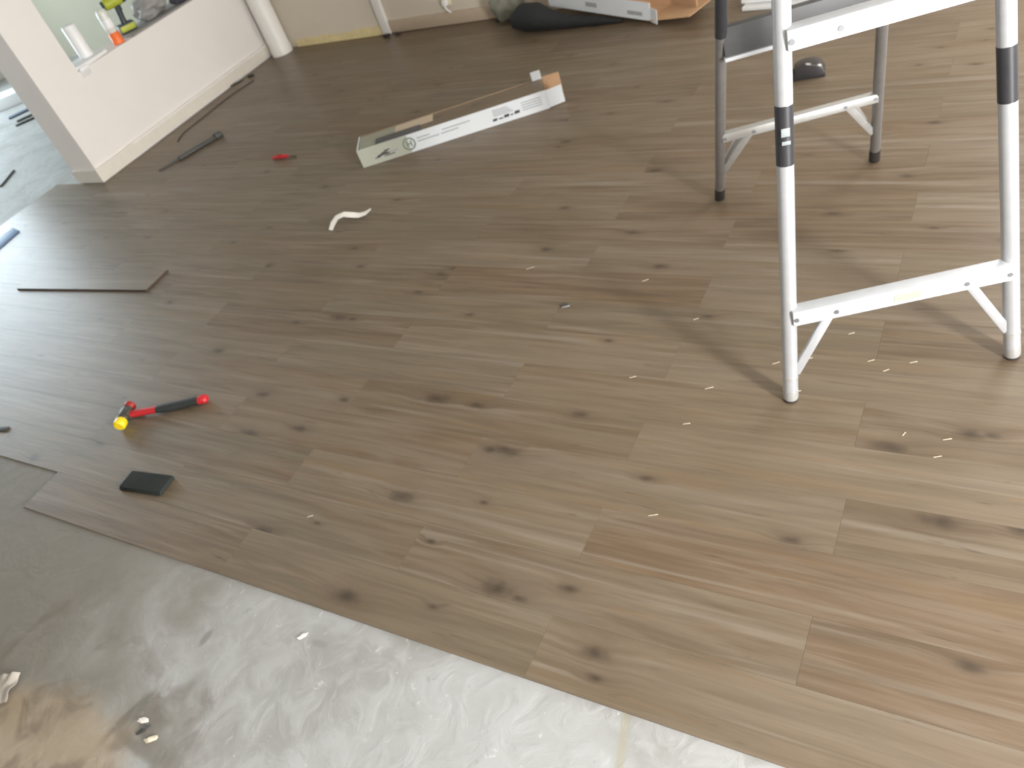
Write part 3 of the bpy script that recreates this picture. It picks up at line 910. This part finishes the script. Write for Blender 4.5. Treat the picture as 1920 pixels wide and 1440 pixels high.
# ------------------------------------------------------------------ torn white carton, black bag, grey cloth
bag_pts = [(-2.665, 4.30, .030), (-2.63, 4.295, .060), (-2.57, 4.285, .080), (-2.48, 4.275, .078), (-2.40, 4.262, .058), (-2.28, 4.250, .036), (-2.10, 4.235, .026), (-1.93, 4.215, .016)]
tag(link('soft_bag', tube_mesh('soft_bag', bag_pts, [.02, .055, .079, .077, .057, .035, .025, .008], 20), 'bag_black'), 'black soft bag slumped on planks under the torn carton', 'bag')
tag(link('grey_bundle', lump_mesh('grey_bundle', (.11, .07, .20), 2.2, .25), 'grey_cloth', None, (-2.78, 4.47, .0003)), 'grey crumpled bundle against the back wall beside the torn carton', 'bundle')
ang = math.atan2(-.205, .69)
TC = thing('torn_carton', 'white carton with open brown inside propped up on black bag', 'carton', (-2.43, 4.355, .100), ang)
TC.rotation_euler = (0, math.radians(6.6), ang)
W, Dp, Hh, t = .72, .19, .095, .004
link('front_panel', box_mesh('front_panel', (0, 0, 0), (W, t, Hh)), 'card_white', TC)
link('back_panel', box_mesh('back_panel', (0, Dp - t, t), (W, Dp, Hh)), 'card_brown', TC)
link('base_panel', box_mesh('base_panel', (0, t, 0), (W, Dp, t)), 'card_brown', TC)
link('end_panel', box_mesh('end_panel', (0, t, t), (t, Dp - t, Hh)), 'card_white', TC)
link('inner_liner', box_mesh('inner_liner', (t, t, t), (W, t + .002, Hh + .006)), 'card_brown', TC)
link('end_flap', box_mesh('end_flap', (0, -.01, 0), (.26, Dp + .02, .004), 0, 1, Matrix.Translation((W, 0, .004)) @ Matrix.Rotation(math.radians(-12), 4, 'Y')), 'card_brown', TC)
link('side_flap', box_mesh('side_flap', (0, 0, 0), (.24, .004, .12), 0, 1, Matrix.Translation((W + .003, Dp - .004, .012)) @ Matrix.Rotation(math.radians(-20), 4, 'Z') @ Matrix.Rotation(math.radians(-10), 4, 'Y')), 'card_brown', TC)
link('front_tab', box_mesh('front_tab', (0, 0, 0), (.055, .003, .075), 0, 1, Matrix.Translation((W + .002, .0, -.004)) @ Matrix.Rotation(math.radians(-18), 4, 'Z')), 'card_white', TC)
fpc = link('printed_patch', box_mesh('printed_patch', (W - .15, -.0008, .020), (W - .05, 0, .042)), 'faded_print', TC)
link('printed_patch', box_mesh('printed_patch', (.28, -.0008, .030), (.36, 0, .055)), 'faded_print', TC)

# white boards stacked on the planks behind the ladder
wb = [((-1.262, 4.175), 0.020, 1.05, .085, -.14), ((-1.275, 4.215), 0.020, 1.00, .080, -.11), ((-1.20, 4.195), 0.020, .95, .075, -.12)]
zc = .0004
for i, ((x_, y_), h, L_, w_, a) in enumerate(wb):
    o = link('trim_board', box_mesh('trim_board', (0, -w_ / 2 + .04, 0), (L_, w_ / 2 + .04, h - .001), .003), 'white_plastic', None, (x_, y_, zc), a)
    tag(o, ('white trim board behind the ladder, lowest of its stack', 'white trim board behind the ladder, middle of its stack', 'white trim board behind the ladder, topmost of its stack')[i], 'board', 'white boards stacked behind the ladder')
    zc += h

# ------------------------------------------------------------------ outlet on the back wall
OUT = thing('wall_outlet', 'ivory socket plate with plug low on the back wall', 'outlet', (-3.275, 4.566, .17))
link('cover_plate', box_mesh('cover_plate', (-.038, -.007, -.050), (.038, 0, .065), .003), 'outlet', OUT)
pg = link('plug', box_mesh('plug', (-.016, -.040, -.040), (.018, -.0072, -.006), .005), 'white_plastic', OUT)
link('plug_cord', tube_mesh('plug_cord', [(.0, -.036, -.036), (.012, -.040, -.060), (.030, -.030, -.085)], .006, 10), 'white_plastic', pg)

# ------------------------------------------------------------------ things on the ledge of the half wall
LZ = 0.5853
tag(link('ledge_board', box_mesh('ledge_board', (-5.13, 3.47, LZ), (-4.895, 4.38, LZ + .012), .003), 'grey_board'), 'thin grey board lying on the half wall ledge', 'board')
tag(link('white_tray', prism_mesh('white_tray', [(-5.12, 2.992), (-4.915, 2.992), (-4.905, 3.10), (-4.93, 3.26), (-5.10, 3.24)], LZ, LZ + .022, .004), 'white_plastic'), 'shallow white tray on the ledge next to the wall pier', 'tray')
PR = thing('paper_roll', 'white upright roll standing in the tray on the ledge', 'roll', (-5.005, 3.165, LZ + .0225))
link('roll', lathe_mesh('roll', [(.040, 0), (.043, .003), (.043, .190), (.040, .194)], 24), 'white_plastic', PR)
link('roll_core', lathe_mesh('roll_core', [(.016, .1935), (.016, .198), (.013, .198)], 16), 'card_white', PR)
CB = thing('white_comb', 'small white toothed comb hanging over the ledge edge by the tray', 'comb', (-4.893, 2.995, .588))
link('comb_back', box_mesh('comb_back', (0, 0, -.014), (.005, .075, .012), .001), 'white_plastic', CB)
for i in range(5):
    link('tooth', box_mesh('tooth', (0, .002 + i * .015, -.045), (.004, .010 + i * .015, -.0142), .0008), 'white_plastic', CB)
BT = thing('glue_bottle', 'pale bottle standing on its orange cap beside the drill', 'bottle', (-4.965, 3.392, LZ))
oc = link('cap', lathe_mesh('cap', [(.032, 0), (.036, .004), (.035, .062), (.028, .070)], 24), 'orange', BT)
oc['label'] = 'bright orange cap'
link('bottle_body', lathe_mesh('bottle_body', [(.028, .0705), (.034, .085), (.034, .190), (.030, .205), (.024, .210)], 24), 'bottle', BT)
link('label_band', lathe_mesh('label_band', [(.0345, .10), (.0348, .102), (.0348, .150), (.0345, .152)], 24), 'white_plastic', BT)

DR = thing('cordless_drill', 'lime green and black cordless drill standing on the ledge', 'drill', (-5.04, 3.555, LZ + .0125), math.radians(65))
bt = link('battery', box_mesh('battery', (-.055, -.036, 0), (.055, .036, .055), .006), 'drill_dark', DR)
link('battery_stripe', box_mesh('battery_stripe', (-.050, -.0375, .010), (.052, .0375, .046), .004), 'lime', bt)
link('handle', tube_mesh('handle', [(.0, 0, .053), (.004, 0, .09), (.012, 0, .14), (.016, 0, .165)], [.024, .020, .021, .026], 16), 'drill_dark', DR)
hs = link('motor_housing', tube_mesh('motor_housing', [(-.062, 0, .188), (-.052, 0, .188), (.035, 0, .188), (.062, 0, .188)], [.022, .034, .036, .030], 20), 'lime', DR)
link('gear_collar', tube_mesh('gear_collar', [(.060, 0, .188), (.085, 0, .188)], [.031, .027], 20), 'drill_dark', DR)
link('chuck', tube_mesh('chuck', [(.084, 0, .188), (.105, 0, .188), (.128, 0, .188)], [.022, .021, .012], 18), 'drill_dark', DR)
link('rear_cap', tube_mesh('rear_cap', [(-.075, 0, .188), (-.060, 0, .188)], [.020, .030], 20), 'drill_dark', DR)
link('trigger', box_mesh('trigger', (.022, -.007, .125), (.036, .007, .155), .003), 'drill_dark', DR)
GB = thing('plastic_bag', 'crumpled grey plastic bag on the ledge board beside the drill', 'bag', (-5.02, 3.78, LZ + .0125))
link('bag_body', lump_mesh('bag_body', (.095, .13, .13), 4.4, .28), 'grey_bag', GB)
tag(link('dark_cloth', lump_mesh('dark_cloth', (.055, .075, .085), 8.3, .28), 'dark_lump', None, (-4.955, 3.985, LZ + .0125)), 'charcoal cloth lump on the ledge beside the grey bag', 'cloth')

# ------------------------------------------------------------------ things on the slab of the neighbouring room
for i, (a, b_) in enumerate((((-7.644, 3.819), (-7.45, 4.10)), ((-7.394, 3.736), (-7.20, 3.98)), ((-7.29, 3.652), (-7.08, 3.90)))):
    o = link('offcut_board', bar_mesh('offcut_board', (a[0], a[1], SLAB + .008), (b_[0], b_[1], SLAB + .008), .07 if i == 0 else .03, .014, (0, 0, 1)), 'offcut' if i == 0 else 'tool_grey')
    tag(o, ('wide slate blue offcut board on slab beyond the wall pier', 'dark narrow offcut next to the slate blue one on slab', 'dark narrow offcut nearest the wall pier on bare slab')[i], 'offcut')
tag(link('white_box', box_mesh('white_box', (-.30, -.13, 0), (.30, .13, .10), .005), 'white_plastic', None, (-7.98, 4.24, SLAB + .0004), math.radians(40)), 'flat white box on the slab behind the dark offcuts', 'box')
tag(link('dark_batten', bar_mesh('dark_batten', (-6.10, 2.69, SLAB + .006), (-6.236, 2.90, SLAB + .006), .022, .012, (0, 0, 1)), 'tool_grey'), 'thin dark batten lying on slab before the wall pier', 'batten')

# ------------------------------------------------------------------ scraps on the bare slab near the planks
bm = bmesh.new()
bmesh.ops.create_grid(bm, x_segments=8, y_segments=8, size=.5)
for v in bm.verts:
    v.co = Vector((v.co.x * .060, v.co.y * .085, .006 + .012 * (noise.noise(v.co * 3.1 + Vector((4, 1, 0))) + .8)))
ext = bmesh.ops.extrude_face_region(bm, geom=bm.faces[:])
for v in ext['geom']:
    if isinstance(v, bmesh.types.BMVert):
        v.co.z += .0015
CP = link('crumpled_paper', finish(bm, 'crumpled_paper', 60), 'grey_paper', None, (-2.192, .092, SLAB), .5)
tag(CP, 'crumpled pale grey paper scrap on the slab beside the tan glue stain', 'paper')
for i, (x_, y_, s, a, m_) in enumerate(((-1.69, .178, .016, .3, 'paper'), (-1.672, .160, .016, 1.0, 'tool_grey'), (-1.63, .150, .018, .6, 'splinter'), (-1.408, .503, .014, .9, 'paper'))):
    o = link('mortar_chip', lump_mesh('mortar_chip', (s, s * .4, s * .35), 11 + i * 1.9, .4), m_, None, (x_, y_, SLAB), a)
    tag(o, ('white chip in the chip cluster near the tan glue stain', 'dark grey chip in the chip cluster near the glue stain', 'cream chip in the chip cluster near the glue stain', 'lone white chip on slab close to the plank edge')[i], 'chip')
